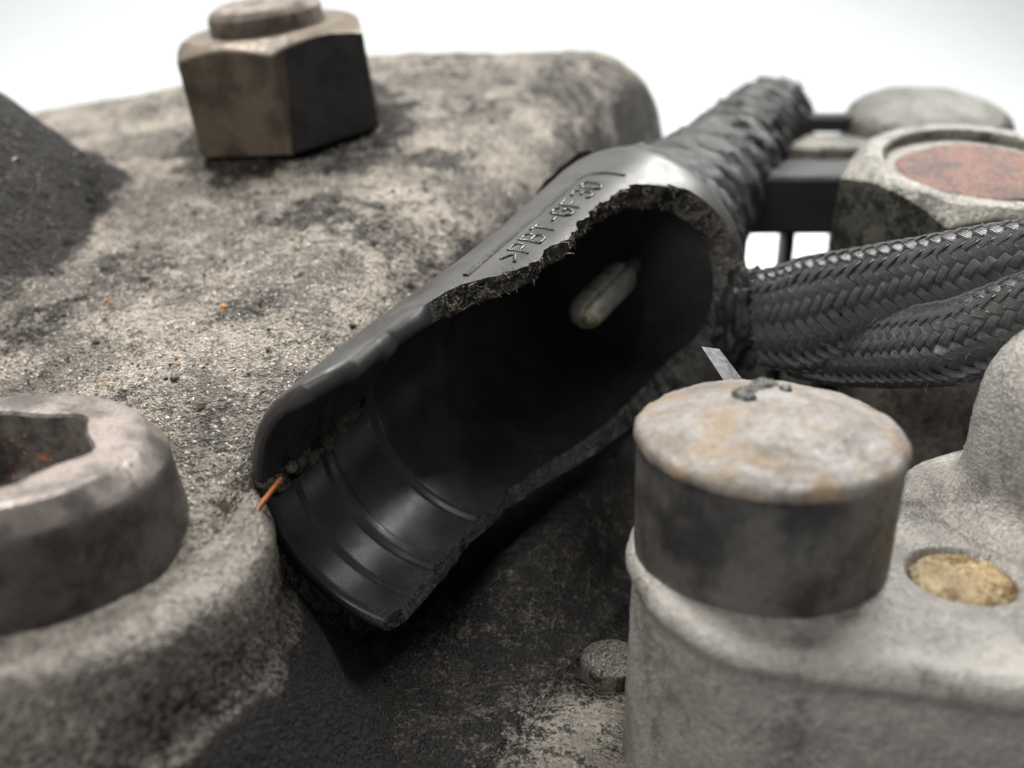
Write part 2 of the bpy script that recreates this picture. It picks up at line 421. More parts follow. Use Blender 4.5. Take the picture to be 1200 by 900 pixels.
# ------------------------------------------------------------------ gearbox housing: one casting, several surfaces
XR_Y = [-60, -45, -28, -17, -10, 5, 20, 45, 85, 110]
XR_X = [-22, -21, -20.0, -21.3, -18.5, -12.5, -4, 9, 25, 28]
MX, MY = -72.0, 36.0                                     # dark conical boss at the left
def cone_z(x, y):
    r = np.hypot(x - MX, y - MY)
    return 38.0 - np.sqrt((1.16 * r) ** 2 + 120.0)
def Hs(x, y):
    x = np.asarray(x, float); y = np.asarray(y, float)
    z = 4.0 + 0.235 * (y + 9)
    q = -25 - x; z = z - 0.19 * (0.5 * (q + np.sqrt(q * q + 60)))
    c = cone_z(x, y); k = 3.5
    z = 0.5 * (z + c + np.sqrt((z - c) ** 2 + k * k)) - 0.2
    d = x - np.interp(y, XR_Y, XR_X)
    R = np.interp(y, [-40, -15, 12], [4.0, 5.0, 12.0])
    dd = np.clip(d + R, 0, R * 0.985)
    z = z - (R - np.sqrt(R * R - dd * dd)) - np.clip(d + R * 0.015, 0, None) * 5.0
    R = 12.0; e = np.clip(y - 88 + R, 0, R * 0.985)
    z = z - (R - np.sqrt(R * R - e * e)) - np.clip(y - 88 + R * 0.015, 0, None) * 5
    e = np.clip(-33 - y, 0, None); z = z - e * e * 0.25
    return np.maximum(z, -30)

def surf_noise(x, y):
    P = np.stack([x, y, 0 * x], 1)
    n = 0.7 * fbm(P, 0.07, 3) + 0.30 * fbm(P, 0.3, 3) + 0.42 * (0.25 - np.abs(fbm(P, 0.75, 3))) + 0.22 * fbm(P + 70, 1.5, 2)
    n = n + 0.55 * sstep(0, 4, cone_z(x, y) - 4 - 0.2 * y) * fbm(P + 9, 0.35, 4, 0.6)
    pits = fbm(P + 50, 0.45, 2); n = n - 0.5 * sstep(0.28, 0.5, pits)
    return n

housing = thing('gearbox_housing', (-30, 20, -30), 'rough grey cast aluminium housing with dark oily stains and painted shade behind the broken connector', 'housing')
xs = np.concatenate([np.arange(-120, -60, 1.0), np.arange(-60, 30, 0.25)]); ys = np.concatenate([np.arange(-48, -30, 0.4), np.arange(-30, 32, 0.22), np.arange(32, 60, 0.35), np.arange(60, 104, 0.7)])
X, Y = np.meshgrid(xs, ys); xf, yf = X.ravel(), Y.ravel()
zf = Hs(xf, yf) + surf_noise(xf, yf)
mk('top_casting', np.stack([xf, yf, zf], 1), gridfaces(len(ys), len(xs)), m_cast, housing)
at_ = bpy.data.objects['top_casting'].data.attributes.new('oil_shade', 'FLOAT', 'POINT')
PP = np.stack([xf, yf, 0 * xf], 1); n1 = fbm(PP, 0.15, 3); n2 = fbm(PP + 30, 0.28, 3)
oil_shade = sstep(0, 8, xf - np.interp(yf, XR_Y, XR_X) - np.interp(yf, [-14, 10], [-1.0, -7.0]) + 5 * n1)  # greasy shoulder wall, with its shade painted into the colour
base_z = 4.0 + 0.235 * (yf + 9) - 0.19 * np.clip(-25 - xf, 0, None)
oil_shade = np.maximum(oil_shade, 1.5 * sstep(-3.5, 2.0, cone_z(xf, yf) - base_z + 5 * n1))            # black grease over the conical boss
rn = np.hypot(xf + 30, yf - 52)
oil_shade = np.maximum(oil_shade, 1.0 * sstep(20, 13, rn + 8 * n2))                           # dark ring round the nut
def blot(x, y, rx, ry, amt): return amt * sstep(1.15, 0.35, np.hypot((xf - x) / rx, (yf - y) / ry) + 0.9 * n2)
for b in [(-50, 8, 9, 5, 0.75), (-41, 17, 7, 5, 0.6), (-22, 24, 7, 5, 0.8), (-13, 20, 6, 7, 0.7), (-8, 38, 5, 4, 0.9), (-33, 30, 8, 4, 0.45), (-27, 5, 5, 4, 0.6), (-40, -8, 8, 2.5, 0.55), (-52, -10, 6, 4, 0.6), (-26, -14, 3, 5, 0.5), (8, 62, 11, 16, 0.75), (-12, 72, 14, 9, 0.55), (-48, 70, 16, 10, 0.5), (-5, 55, 6, 6, 0.6), (-18, 38, 7, 5, 0.55)]:
    oil_shade = np.maximum(oil_shade, blot(*b))  # grime blots; those at the rear paint in the weaker light there
at_.data.foreach_set('value', oil_shade.astype(np.float32))

# round boss that carries the socket bolt
BX, BY = -37.0, -27.3
pr = dense([(10.2, -4.0), (11.7, -1.8), (13.9, -1.5)] + arc(15.7, -3.2, 1.7, 88, 5, 10) + [(17.6, -9.6), (17.9, -10.6), (18.7, -11.1), (19.6, -12.4), (22.5, -17), (27, -23.5), (30, -30)], 0.4)
V, F_ = lathe(pr, 420, (BX + 1.3, BY, 0), (0, 0, 1), 0.22, 0.2, 0.13, 1.4)
mk('bolt_boss', V, F_, m_boss, housing)
an = np.degrees(np.arctan2(V[:, 1] - BY, V[:, 0] - BX - 1.3)); nb = fbm(V, 0.18, 3)
at_ = bpy.data.objects['bolt_boss'].data.attributes.new('oil_shade', 'FLOAT', 'POINT')
at_.data.foreach_set('value', np.maximum(0.6 * sstep(-125, -20, an + 60 * nb) * sstep(60, 20, an) * sstep(-2.4, -5.5, V[:, 2] + 3 * nb), 1.2 * sstep(-9, -12.5, V[:, 2] + 3 * nb) * sstep(-120, -60, an + 30 * nb)).astype(np.float32))  # oily boss side, shade painted in on its right and skirt

# greasy lower floor between the boss and the right hand bracket
xs = np.concatenate([np.arange(-30, 16, 0.3), np.arange(16, 95, 1.0)]); ys = np.concatenate([np.arange(-62, 12, 0.3), np.arange(12, 76, 1.0)])
X, Y = np.meshgrid(xs, ys); xf, yf = X.ravel(), Y.ravel()
P = np.stack([xf, yf, 0 * xf], 1)
gx = 2.2 + (yf + 25) * 0.62
zf = -22.5 + 0.9 * fbm(P, 0.06, 3) + 0.25 * fbm(P, 0.4, 3) + 0.12 * fbm(P, 1.4, 3) - 0.9 * np.exp(-((xf - gx + 2.5) / 0.5) ** 2)
rd = (xf - 8) * 0.885 - (yf - 8) * 0.465
zf += 7.0 * np.exp(-(rd / 5.5) ** 2) * sstep(-18, -2, yf)
mk('lower_floor', np.stack([xf, yf, zf], 1), gridfaces(len(ys), len(xs)), m_floor, housing)
at_ = bpy.data.objects['lower_floor'].data.attributes.new('oil_shade', 'FLOAT', 'POINT')
at_.data.foreach_set('value', (1.05 - 1.25 * np.exp(-(((xf - 7) / 6.0) ** 2 + ((yf + 27) / 7.5) ** 2))).astype(np.float32))  # greasy floor; the pale patch paints in a pool of light
bpy.data.objects['lower_floor']['label'] = 'greasy dark lower floor of the casting'

# small round stud on the floor
pr = [(0.05, 2.2)] + dense([(0.3, 2.2), (2.3, 2.1)] + arc(2.6, 1.7, 0.35, 80, 0, 4) + [(3.0, -1.5)], 0.25)
V, F_ = lathe(pr, 60, (9.2, -15.6, -22.6), (0, 0, 1), 0.05, 0.5, 0.02, 2.0)
tag(mk('locating_stud', V, F_, m_hexside, base=(9.2, -15.6, -22.6), sharp=40), 'small round metal stud low on the greasy floor beside the right bracket', 'stud')

# ------------------------------------------------------------------ hexagon nut with stud end, on the back of the housing
def hexhead(apo, H, rc, slope, n, rot, rin, zb=0.0, zin=None):
    """profile rows for a hexagon with a turned chamfer; rows of (r(phi), z(phi))"""
    ph = np.linspace(0, 2 * math.pi, n, endpoint=False)
    k = (ph - rot + math.pi / 6) % (math.pi / 3) - math.pi / 6
    h = apo / np.cos(k)
    # soften the six corners a little
    h = np.minimum(h, apo / math.cos(math.pi / 6) - 0.12)
    ze = H - slope * np.clip(h - rc, 0, None)
    rows = []
    for f in np.linspace(0, 1, 12): rows.append((h, zb + (ze - 0.12 - zb) * f))
    rows.append((h - 0.10, ze))
    for f in np.linspace(0.2, 1, 5): r = h + (rc - h) * f; rows.append((r, H - slope * np.clip(r - rc, 0, None)))
    for f in np.linspace(0.25, 1, 4): rows.append((rc + (rin - rc) * f + 0 * h, H + 0 * h))
    return ph, rows

def hexmesh(centre, axis, ph, rows, rough=0.05, rs=0.8):
    x, y, a = frame(axis); V = []
    for r, z in rows:
        V.append(np.asarray(centre) + (r * np.cos(ph))[:, None] * x + (r * np.sin(ph))[:, None] * y + (z * np.ones(len(ph)))[:, None] * a)
    V = np.concatenate(V)
    V = V + rough * np.stack([fbm(V, rs, 2), fbm(V + 9, rs, 2), fbm(V + 23, rs, 2)], 1)
    return V, gridfaces(len(rows), len(ph), True)

nx, ny = -30.0, 52.0
nz = float(Hs(nx, ny)) - 0.6
nax = np.array([-0.13, -0.10, 1.0]); nax /= np.linalg.norm(nax)
nut = thing('hex_nut', (nx, ny, nz), 'brown oiled steel hexagon nut on the back of the housing', 'nut')
ph, rows = hexhead(11.7, 13.6, 10.6, 0.55, 360, math.radians(-49), 7.4)
V, F_ = hexmesh((nx, ny, nz), nax, ph, rows)
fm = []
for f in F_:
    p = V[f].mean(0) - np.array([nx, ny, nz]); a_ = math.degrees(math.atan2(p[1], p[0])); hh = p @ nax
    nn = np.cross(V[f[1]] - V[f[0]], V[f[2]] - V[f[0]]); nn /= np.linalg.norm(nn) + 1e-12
    fm.append(1 if (-79 < a_ < -19 and abs(nn @ nax) < 0.25) else 0)  # only the right-hand flat takes the near-black material
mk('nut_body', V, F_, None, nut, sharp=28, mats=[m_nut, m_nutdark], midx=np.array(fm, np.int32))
pr = [(0.05, 15.9)] + dense([(0.6, 16.0), (2.0, 16.2), (3.0, 16.7), (5.9, 16.8), (6.8, 16.3), (7.35, 15.6), (7.4, 12.6)], 0.4)
V, F_ = lathe(pr, 90, (nx, ny, nz), nax, 0.1, 0.7)
mk('stud_end', V, F_, m_stud, nut, sharp=35)

# ------------------------------------------------------------------ spline socket bolt at the left
bolt = thing('socket_bolt', (BX, BY, 0), 'large round socket head bolt with rusty star shaped recess, lower left', 'bolt')
def star(ph, r0, am): return r0 + am * np.cos(6 * ph + 0.55) + 0.12 * am * np.cos(12 * ph + 1.1)
n = 360; ph = np.linspace(0, 2 * math.pi, n, endpoint=False); rows = []
HB = 6.2
rows += [(12.6, -3.5), (12.65, -2.6), (12.6, -1.8)]
for f in np.linspace(0.1, 1, 9): rows.append((12.6 - 0.95 * f, -1.8 + (HB - 0.2) * f))
for (r, z) in ((11.62, HB - 1.95), (11.5, HB - 1.65), (11.0, HB - 1.1), (10.4, HB - 0.35), (10.1, HB - 0.08), (9.7, HB)): rows.append((r, z))
rows = [(r + 0 * ph, z) for r, z in rows]
s0 = star(ph, 6.2, 0.48)
for f in (0.3, 0.6, 0.85): rows.append((9.7 + (s0 + 0.45 - 9.7) * f, HB))
rows.append((s0 + 0.25, HB - 0.05)); rows.append((s0, HB - 0.3))
V, F_ = hexmesh((BX, BY, 0), (0, 0, 1), ph, rows, 0.045, 0.4)
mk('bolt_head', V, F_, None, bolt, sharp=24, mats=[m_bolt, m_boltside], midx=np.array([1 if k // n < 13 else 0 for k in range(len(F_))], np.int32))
rows = [(s0 + 0.02, HB - 0.3)] + [(s0, HB - 0.3 - 5.2 * f) for f in np.linspace(0.1, 1, 8)] + [(s0 * f, HB - 5.9) for f in (0.9, 0.6, 0.3, 0.01)]
V, F_ = hexmesh((BX, BY, 0), (0, 0, 1), ph, rows, 0.14, 0.9)
mk('star_recess', V, F_, m_sock, bolt)['label'] = 'dark rusty star shaped recess'

# ------------------------------------------------------------------ right hand bracket casting
ZT = -3.0
ctrl = [(9.0, -24), (9.1, -29), (10.6, -34), (13.6, -38), (18, -40), (23, -41.2), (32, -43.3), (45, -46.3), (70, -52), (75, -50), (75, -6), (70, -3), (54, -4), (43, -8), (37, -14.5), (31, -17.6), (25, -15), (20, -13.6), (15, -14.2), (11, -18)]
def closed_spline(c, per=14):
    c = np.array(c, float); n = len(c); out = []
    for i in range(n):
        p0, p1, p2, p3 = c[i - 1], c[i], c[(i + 1) % n], c[(i + 2) % n]
        for t in np.linspace(0, 1, per, endpoint=False):
            out.append(0.5 * ((2 * p1) + (-p0 + p2) * t + (2 * p0 - 5 * p1 + 4 * p2 - p3) * t * t + (-p0 + 3 * p1 - 3 * p2 + p3) * t ** 3))
    return np.array(out)
OUT = closed_spline(ctrl, 22); cen = np.array([33.0, -29.0])
tg = np.roll(OUT, -1, 0) - np.roll(OUT, 1, 0); nr = np.stack([tg[:, 1], -tg[:, 0]], 1); nr /= np.linalg.norm(nr, axis=1)[:, None]
if ((OUT - cen) * nr).sum() < 0: nr = -nr
bracket = thing('cast_bracket', (40, -30, -40), 'pale grey cast aluminium bracket with raised rounded pillar, lower right', 'bracket')
HX, HY, HR = 33.1, -29.8, 3.9
rings = []
for f in np.linspace(0.005, 1, 90): rings.append((cen + (OUT - nr * 1.5 - cen) * f, ZT + 0 * OUT[:, 0]))
for a in np.linspace(12, 90, 7):
    rings.append((OUT - nr * 1.5 + nr * 1.5 * math.sin(math.radians(a)), ZT - 1.5 * (1 - math.cos(math.radians(a))) + 0 * OUT[:, 0]))
rings.append((OUT + nr * 0.1 - nr * 0.5, ZT - 2.1 + 0 * OUT[:, 0]))
for z in np.linspace(2.7, 40, 70): rings.append((OUT - nr * 0.55 + nr * 0.006 * z, ZT - z + 0 * OUT[:, 0]))
V = np.concatenate([np.column_stack([p, z]) for p, z in rings])
hd = np.hypot(V[:, 0] - HX, V[:, 1] - HY)
topm = V[:, 2] > ZT - 0.05
V[:, 2] += np.where(topm, -1.2 * sstep(HR + 0.3, HR - 0.4, hd), 0)
dz = 0.22 * fbm(V, 0.18, 3) + 0.10 * fbm(V, 0.9, 3)
V[:, 2] += np.where(topm, dz, 0.3 * dz); V[~topm] += (np.stack([fbm(V[~topm] + 4, 0.5, 3), fbm(V[~topm] + 31, 0.5, 3)], 1) * 0.16) @ np.array([[1, 0, 0], [0, 1, 0]])
mk('bracket_body', V, gridfaces(len(rings), len(OUT), True), m_block, bracket)
pr = [(0.05, 16.5)] + dense(arc(0.0, 8.0, 8.5, 88, 4, 20) + [(8.6, 5.5)] + arc(11.6, 2.75, 3.0, 175, 262, 10) + [(13.0, -1.6)], 0.5)
V, F_ = lathe(pr, 220, (45.8, -19.0, ZT), (0.05, 0, 1), 0.2, 0.2, 0.12, 1.4)
mk('pillar', V, F_, m_block, bracket)
pr = [(0.05, 3.2)] + dense([(1.0, 3.2), (3.2, 2.9), (4.0, 2.2), (4.2, 0), (4.3, -5)], 0.4)
V, F_ = lathe(pr, 60, (49.0, -25.5, ZT + 12.0), (0, 0, 1), 0.15, 0.6)
tag(mk('round_rivet', V, F_, m_hex, base=(49, -25.5, ZT + 9)), 'grey round rivet head on the pillar at the right edge', 'rivet')
pr = [(0.05, 0.25)] + dense([(1, 0.25), (HR - 0.7, 0.15), (HR - 0.15, -0.3), (HR, -1.5)], 0.25)
V, F_ = lathe(pr, 90, (HX, HY, ZT - 0.3), (0, 0, 1), 0.22, 0.8, 0.12, 2.2)
tag(mk('sealant_plug', V, F_, m_tan, base=(HX, HY, ZT - 1.4)), 'tan crumbly dried sealant filling the round hole in the bracket', 'sealant')

# domed round plug standing on the bracket
PX, PY = 18.9, -26.0
plug = thing('round_plug', (PX, PY, ZT), 'dark round metal plug with pale domed top standing on the right bracket', 'plug')
HP = 9.9
pr = [(0.05, HP + 2.35)] + dense([(0.4, HP + 2.35), (3, HP + 2.1), (6, HP + 1.4), (8.6, HP + 0.5), (9.5, HP + 0.08), (9.85, HP - 0.3), (9.9, HP - 0.8)], 0.3)
V, F_ = lathe(pr, 260, (PX, PY, ZT), (0, 0, 1), 0.22, 0.3, 0.10, 1.3)
mk('domed_top', V, F_, m_plug_top, plug)['label'] = 'pale scuffed domed top with tan patches'
pr = dense([(9.9, HP - 0.75), (9.86, HP - 1.0), (9.72, HP - 1.3), (9.7, HP - 2.0), (9.55, 1.0), (9.45, -0.6), (9.4, -1.5)], 0.35)
V, F_ = lathe(pr, 260, (PX, PY, ZT), (0, 0, 1), 0.10, 0.3, 0.03, 1.5)
mk('plug_side', V, F_, m_plug, plug)
Vs, Fs = [], []; off = 0
for k, (dx, dy, r) in enumerate([(-1.9, 1.4, 0.85), (-1.3, 2.2, 0.8), (-0.6, 2.9, 0.75), (0.0, 3.6, 0.9), (0.7, 4.0, 0.7), (-1.6, 0.7, 0.6), (0.35, 3.1, 0.5), (0.2, 4.6, 0.8), (1.5, 2.6, 0.5)]):
    z = ZT + HP + 2.25 - 0.026 * (dx * dx + dy * dy)
    V, F_ = lump((PX + dx, PY + dy, z), (r, r * 0.9, 0.45), k, 2)
    Vs.append(V); Fs += (np.array(F_) + off).tolist(); off += len(V)
tag(mk('grime_clump', np.concatenate(Vs), Fs, m_grime, base=(PX - 0.7, PY + 4.2, ZT + HP + 0.8)), 'black grime clump stuck on the pale top of the plug', 'grime')

# ------------------------------------------------------------------ broken connector
A = np.array([-7.863, -16.719, -1.340]); AX = np.array([0.45996, 0.87596, 0.14535]); AX /= np.linalg.norm(AX)
E1 = np.cross(AX, [0, 0, 1]); E1 /= np.linalg.norm(E1); E2 = np.cross(E1, AX)
LB = 42.23
def Rout(t): return 12.4 + 2.1 * np.asarray(t, float) / LB
def pt(t, th, r): return A + np.asarray(t)[..., None] * AX + np.asarray(r)[..., None] * (np.cos(th)[..., None] * E1 + np.sin(th)[..., None] * E2)
def flatten(t, th):
    dg = (np.degrees(th) % 360) - 138
    return -1.9 * np.exp(-(dg / 36.0) ** 2) * sstep(-4, 30, t)
T0, TC, TE = -7.2, 43.2, 48.5
conn = thing('broken_connector', A + AX * 20 - np.array([0, 0, 14.0]), 'black plastic connector barrel with its side broken open and raised lettering', 'connector')
ta_t = [-7.2, -6.3, -4.8, -3, 0, 1.7, 4.6, 9, 10.5, 12.7, 13.6, 16, 18.5, 22, 24.7, 28.5, 30, 32.7, 36.2, 37.9, 40, 41.7, 42.8, 43.2, 50]
ta_v = [128, 117, 110, 105, 104, 103, 99.5, 95, 92, 84.4, 80.5, 77, 76, 74.4, 74, 75.6, 74, 74.4, 70.6, 65.7, 59, 51, 40, 34, 34]
tb_t = [-7.2, -5, 0, 6, 13.4, 21, 26, 32, 36, 39.3, 42, 43.2, 50]
tb_v = [-93, -89, -90, -91, -90, -81.6, -73, -65, -59, -54, -50, -48, -48]
ts = np.unique(np.concatenate([np.linspace(T0, T0 + 1.2, 9), np.linspace(T0 + 1.2, 38, 190), np.linspace(38, TC, 40), np.linspace(TC, TE, 12)]))
def jag(t, seed, amp):
    P = np.stack([t * 1.0, 0 * t + seed, 0 * t], 1)
    return amp * (fbm(P, 0.42, 3, 0.6))
tha = np.interp(ts, ta_t, ta_v) + jag(ts, 3.3, 4.2) * sstep(9, 13, ts) * sstep(43.2, 41, ts)
thb = np.interp(ts, tb_t, tb_v) + jag(ts, 8.1, 2.0) * sstep(43.2, 41, ts) * sstep(-6, 5, ts)
def inner_r(t):
    t = np.asarray(t, float)
    w = 1.9 - 0.35 * sstep(8, 14, t) + 1.7 * sstep(28, 42, t)
    r = Rout(t) - w
    r = r - 0.55 * sstep(8.2, 8.9, t) * sstep(40, 30, t)
    r = r - 0.45 * (sstep(0.2, 0.6, t) - sstep(1.6, 2.0, t)) + 0.25 * sstep(-3.2, -3.7, t)
    return r
lip = np.clip((ts - T0) / 0.95, 0, 1); lipr = 1.0 * (1 - np.sqrt(1 - (1 - lip) ** 2))
ro = Rout(ts) - lipr - 5.2 * (1 - np.sqrt(np.clip(1 - np.clip((ts - 43.5) / 5.6, 0, 1) ** 2, 0, 1)))
ri = inner_r(ts) + lipr * 0.7
segs = [64, 6, 70, 40]     # upper wall, slot, lower wall, broken out side
SL0, TSL = math.radians(175.0), 8.0
def ring_angles(a, b, t):
    SL1 = math.radians(np.interp(t, [-7.2, 8.0], [187.5, 179.5]))
    a, b = math.radians(a), math.radians(b) + 2 * math.pi
    return np.concatenate([np.linspace(a, SL0, segs[0], endpoint=False), np.linspace(SL0, SL1, segs[1], endpoint=False),
                           np.linspace(SL1, b, segs[2], endpoint=False), np.linspace(b, a + 2 * math.pi, segs[3], endpoint=False)])
TH = np.array([ring_angles(a, b, t_) for a, b, t_ in zip(tha, thb, ts)]); nc = TH.shape[1]; nrw = len(ts)
TT = np.repeat(ts[:, None], nc, 1)
wob = 0.05 * fbm(np.stack([TT.ravel() * 0.12, np.cos(TH).ravel() * 2, np.sin(TH).ravel() * 2], 1), 1.0, 2).reshape(TT.shape)
wob = wob + flatten(TT, TH)
VO = pt(TT, TH, ro[:, None] + wob).reshape(-1, 3); VI = pt(TT, TH, ri[:, None] + wob).reshape(-1, 3)
i0, i1, i2 = segs[0], segs[0] + segs[1], segs[0] + segs[1] + segs[2]
keep = np.ones((nrw - 1, nc), bool)
for r in range(nrw - 1):
    if ts[r] < TC - 1e-6: keep[r, i2:] = False
    if ts[r] < TSL: keep[r, i0:i1] = False
FO, FI, FE = [], [], []
for r in range(nrw - 1):
    for c in range(nc):
        if not keep[r, c]: continue
        c1 = (c + 1) % nc; a, b, d, e = r * nc + c, r * nc + c1, (r + 1) * nc + c, (r + 1) * nc + c1
        FO.append((a, b, e, d)); FI.append((a, d, e, b))
        n = nrw * nc
        lo_b = c == i2 - 1 and ts[r] < TC - 1e-6; hi_b = c == 0 and ts[r] < TC - 1e-6
        if not keep[r, c - 1] and not hi_b: FE.append((a, d, d + n, a + n))
        if not keep[r, c1] and not lo_b: FE.append((b, b + n, e + n, e))
        if r == 0 or (not keep[r - 1, c] and not (c >= i2)): FE.append((a, a + n, b + n, b))
# outer wall (with rims) and inner wall are two parts of one moulding
used = np.unique(np.array(FE).ravel()) if FE else []
mk('outer_wall', np.concatenate([VO, VI]), [f for f in FO] + FE, m_shell, conn, sharp=50)
mk('inner_wall', VI, FI, m_inner, conn, sharp=40)
# back wall of the cavity and the closed rear
th = np.linspace(0, 2 * math.pi, 96, endpoint=False)
V = [pt(np.full(96, 45.6), th, np.full(96, r)) for r in (11.9, 10, 7, 4, 1.8, 0.02)]
mk('cavity_floor', np.concatenate(V), gridfaces(6, 96, True, flip=False), m_inner, conn)
# torn edge: lower edge from the mouth inwards, round the rear, back along the upper edge
bo, bi = [], []
for r in range(nrw):
    if ts[r] <= TC + 1e-6: bo.append(r * nc + i2)
rc = int(np.argmin(abs(ts - TC)))
for c in range(i2 + 1, nc): bo.append(rc * nc + c)
for r in range(rc, -1, -1): bo.append(r * nc + 0)
PO, PI = VO[bo], VI[bo]
# resample finely
def resample(P, Q, step):
    d = np.concatenate([[0], np.cumsum(np.linalg.norm(np.diff(P, axis=0), axis=1))]); s = np.arange(0, d[-1], step)
    s = np.append(s, d[-1])
    return np.stack([np.interp(s, d, P[:, k]) for k in range(3)], 1), np.stack([np.interp(s, d, Q[:, k]) for k in range(3)], 1), s
PO2, PI2, sarc = resample(PO, PI, 0.14); M_ = 13
rows = []
SA = sarc[-1] - 17.0                                   # the last stretch, to the mouth, is a smooth moulded lip
clean = np.interp(sarc, [0, 46, 60, 75, SA - 2, SA], [0.22, 0.22, 0.5, 1, 1, 0.0])
thd = np.arctan2((PO2 - A) @ E2, (PO2 - A) @ E1)
outw = np.sin(thd)[:, None] * E1 - np.cos(thd)[:, None] * E2                     # towards the open side along the upper edge
bul = 0.75 * sstep(SA - 1, SA + 3, sarc)
for f in np.linspace(0, 1, M_):
    Q = PO2 + (PI2 - PO2) * f
    w = math.sin(math.pi * f) ** 0.6 if 0 < f < 1 else 0.0
    dsp = np.stack([fbm(Q, 1.1, 4, 0.65), fbm(Q + 40, 1.1, 4, 0.65), fbm(Q + 80, 1.1, 4, 0.65)], 1) * 0.5
    rows.append(Q + dsp * w * clean[:, None] + outw * (bul * (math.sin(math.pi * f) ** 0.5 if 0 < f < 1 else 0.0))[:, None])
ks = int(np.searchsorted(sarc, SA))
kl = int(np.searchsorted(sarc, 70.0))
V = np.concatenate([r[:kl + 1] for r in rows])
mk('snapped_edge', V, gridfaces(M_, kl + 1, False), m_snap, conn)['label'] = 'dusty snapped lower and rear edge of the barrel wall'
V = np.concatenate([r[kl:ks + 1] for r in rows])
mk('torn_edge', V, gridfaces(M_, ks + 1 - kl, False), m_break, conn)['label'] = 'rough fibrous broken edge of the barrel wall'
V = np.concatenate([r[ks:] for r in rows])
mk('upper_lip', V, gridfaces(M_, len(PO2) - ks, False), m_shell, conn)['label'] = 'smooth rounded lip at the mouth'
Vs, Fs, off = [], [], 0
for k in range(1100):
    q = random.randrange(len(PO2)); f = random.uniform(0.05, 0.95)
    if clean[q] < 0.75: continue
    p = rows[int(f * (M_ - 1))][q]; dv = RNG.normal(size=3); dv /= np.linalg.norm(dv)
    L_ = random.uniform(0.25, 0.95); m_ = p + dv * L_ * 0.5 + RNG.normal(size=3) * 0.08
    V, F_ = tube([p - dv * 0.1, m_, p + dv * L_ * 0.8 + RNG.normal(size=3) * 0.12], [0.035, 0.03, 0.02], 4); Vs.append(V); Fs += [[i + off for i in g] for g in F_]; off += len(V)
mk('torn_fibres', np.concatenate(Vs), Fs, m_fibre, conn)['kind'] = 'stuff'

# contact pin, a rolled sleeve with a seam, inside the barrel
pa = A + AX * 31.0 + E1 * 0.9 + E2 * 0.3
def pinpt(t, ph, r): return pa + np.asarray(t)[..., None] * AX + np.asarray(r)[..., None] * (np.cos(ph)[..., None] * E1 + np.sin(ph)[..., None] * E2)
pin = thing('contact_pin', pa, 'rolled pale metal contact pin with a seam inside the broken connector', 'contact pin')
np_ = 64; ph = np.linspace(0, 2 * math.pi, np_, endpoint=False)
rows = []
for (t, r) in [(0.0, 0.03), (0.03, 0.5), (0.14, 0.95), (0.38, 1.35), (0.75, 1.65), (1.2, 1.85), (1.8, 1.95), (2.4, 1.98), (4, 1.98), (8, 1.98), (10.6, 1.98), (11.1, 1.75), (11.6, 1.2)]:
    seam = np.exp(-(((ph - math.radians(62) + math.pi) % (2 * math.pi) - math.pi) / 0.11) ** 2)
    rows.append(pinpt(np.full(np_, t), ph, r - 0.6 * seam * min(1.0, r / 1.4)))
mk('rolled_sleeve', np.concatenate(rows), gridfaces(len(rows), np_, True), m_pin, pin, sharp=45)
rows = [pinpt(np.full(np_, t), ph, np.full(np_, r)) + E1 * 0.62 - E2 * 0.35 for (t, r) in [(-0.12, 0.02), (-0.05, 0.4), (0.2, 0.75), (0.6, 0.92), (1.4, 0.98)]]
mk('pin_tip', np.concatenate(rows), gridfaces(len(rows), np_, True), m_brass, pin)['label'] = 'dull brass coloured rounded tip'
rows = [pinpt(np.full(np_, t), ph, np.full(np_, r)) for (t, r) in [(11.3, 1.2), (11.9, 1.0), (13.0, 0.95), (16, 0.95)]]
mk('pin_shank', np.concatenate(rows), gridfaces(len(rows), np_, True), m_tab, pin)

# raised lettering and its border on the outer wall
def ridge(name, strokes, t0, th0, sx, sy, parent, rad, mat):
    """strokes in letter space (x along the barrel, y up towards the far side) laid on the barrel as half round ridges"""
    Vs, Fs, off = [], [], 0
    for st in strokes:
        P = np.array(st, float)
        d = np.concatenate([[0], np.cumsum(np.linalg.norm(np.diff(P, axis=0), axis=1))]); s = np.linspace(0, d[-1], max(3, int(d[-1] * sy / 0.18)))
        Q = np.stack([np.interp(s, d, P[:, 0]), np.interp(s, d, P[:, 1])], 1)
        t = t0 + Q[:, 0] * sx; R = Rout(t); th = math.radians(th0) + Q[:, 1] * sy / R
        W = pt(t, th, R + 0.02 + flatten(t, th)); nrm = np.cos(th)[:, None] * E1 + np.sin(th)[:, None] * E2
        T = np.gradient(W, axis=0); T /= np.linalg.norm(T, axis=1)[:, None] + 1e-9
        B = np.cross(T, nrm); m = 7; ring = []
        for k in range(m):
            a = math.pi * k / (m - 1); ring.append(W + rad * math.cos(a) * B + rad * (0.85 if rad < 0.3 else 0.5) * math.sin(a) * nrm)
        V = np.stack(ring, 1).reshape(-1, 3)
        V += 0.03 * np.stack([fbm(V, 2.5, 2), fbm(V + 5, 2.5, 2), fbm(V + 11, 2.5, 2)], 1)
        Vs.append(V); G = gridfaces(len(W), m, False, off).tolist()
        G += [list(range(off, off + m)), list(range(off + len(V) - m, off + len(V)))]
        Fs += G; off += len(V)
    return mk(name, np.concatenate(Vs), Fs, mat, parent)
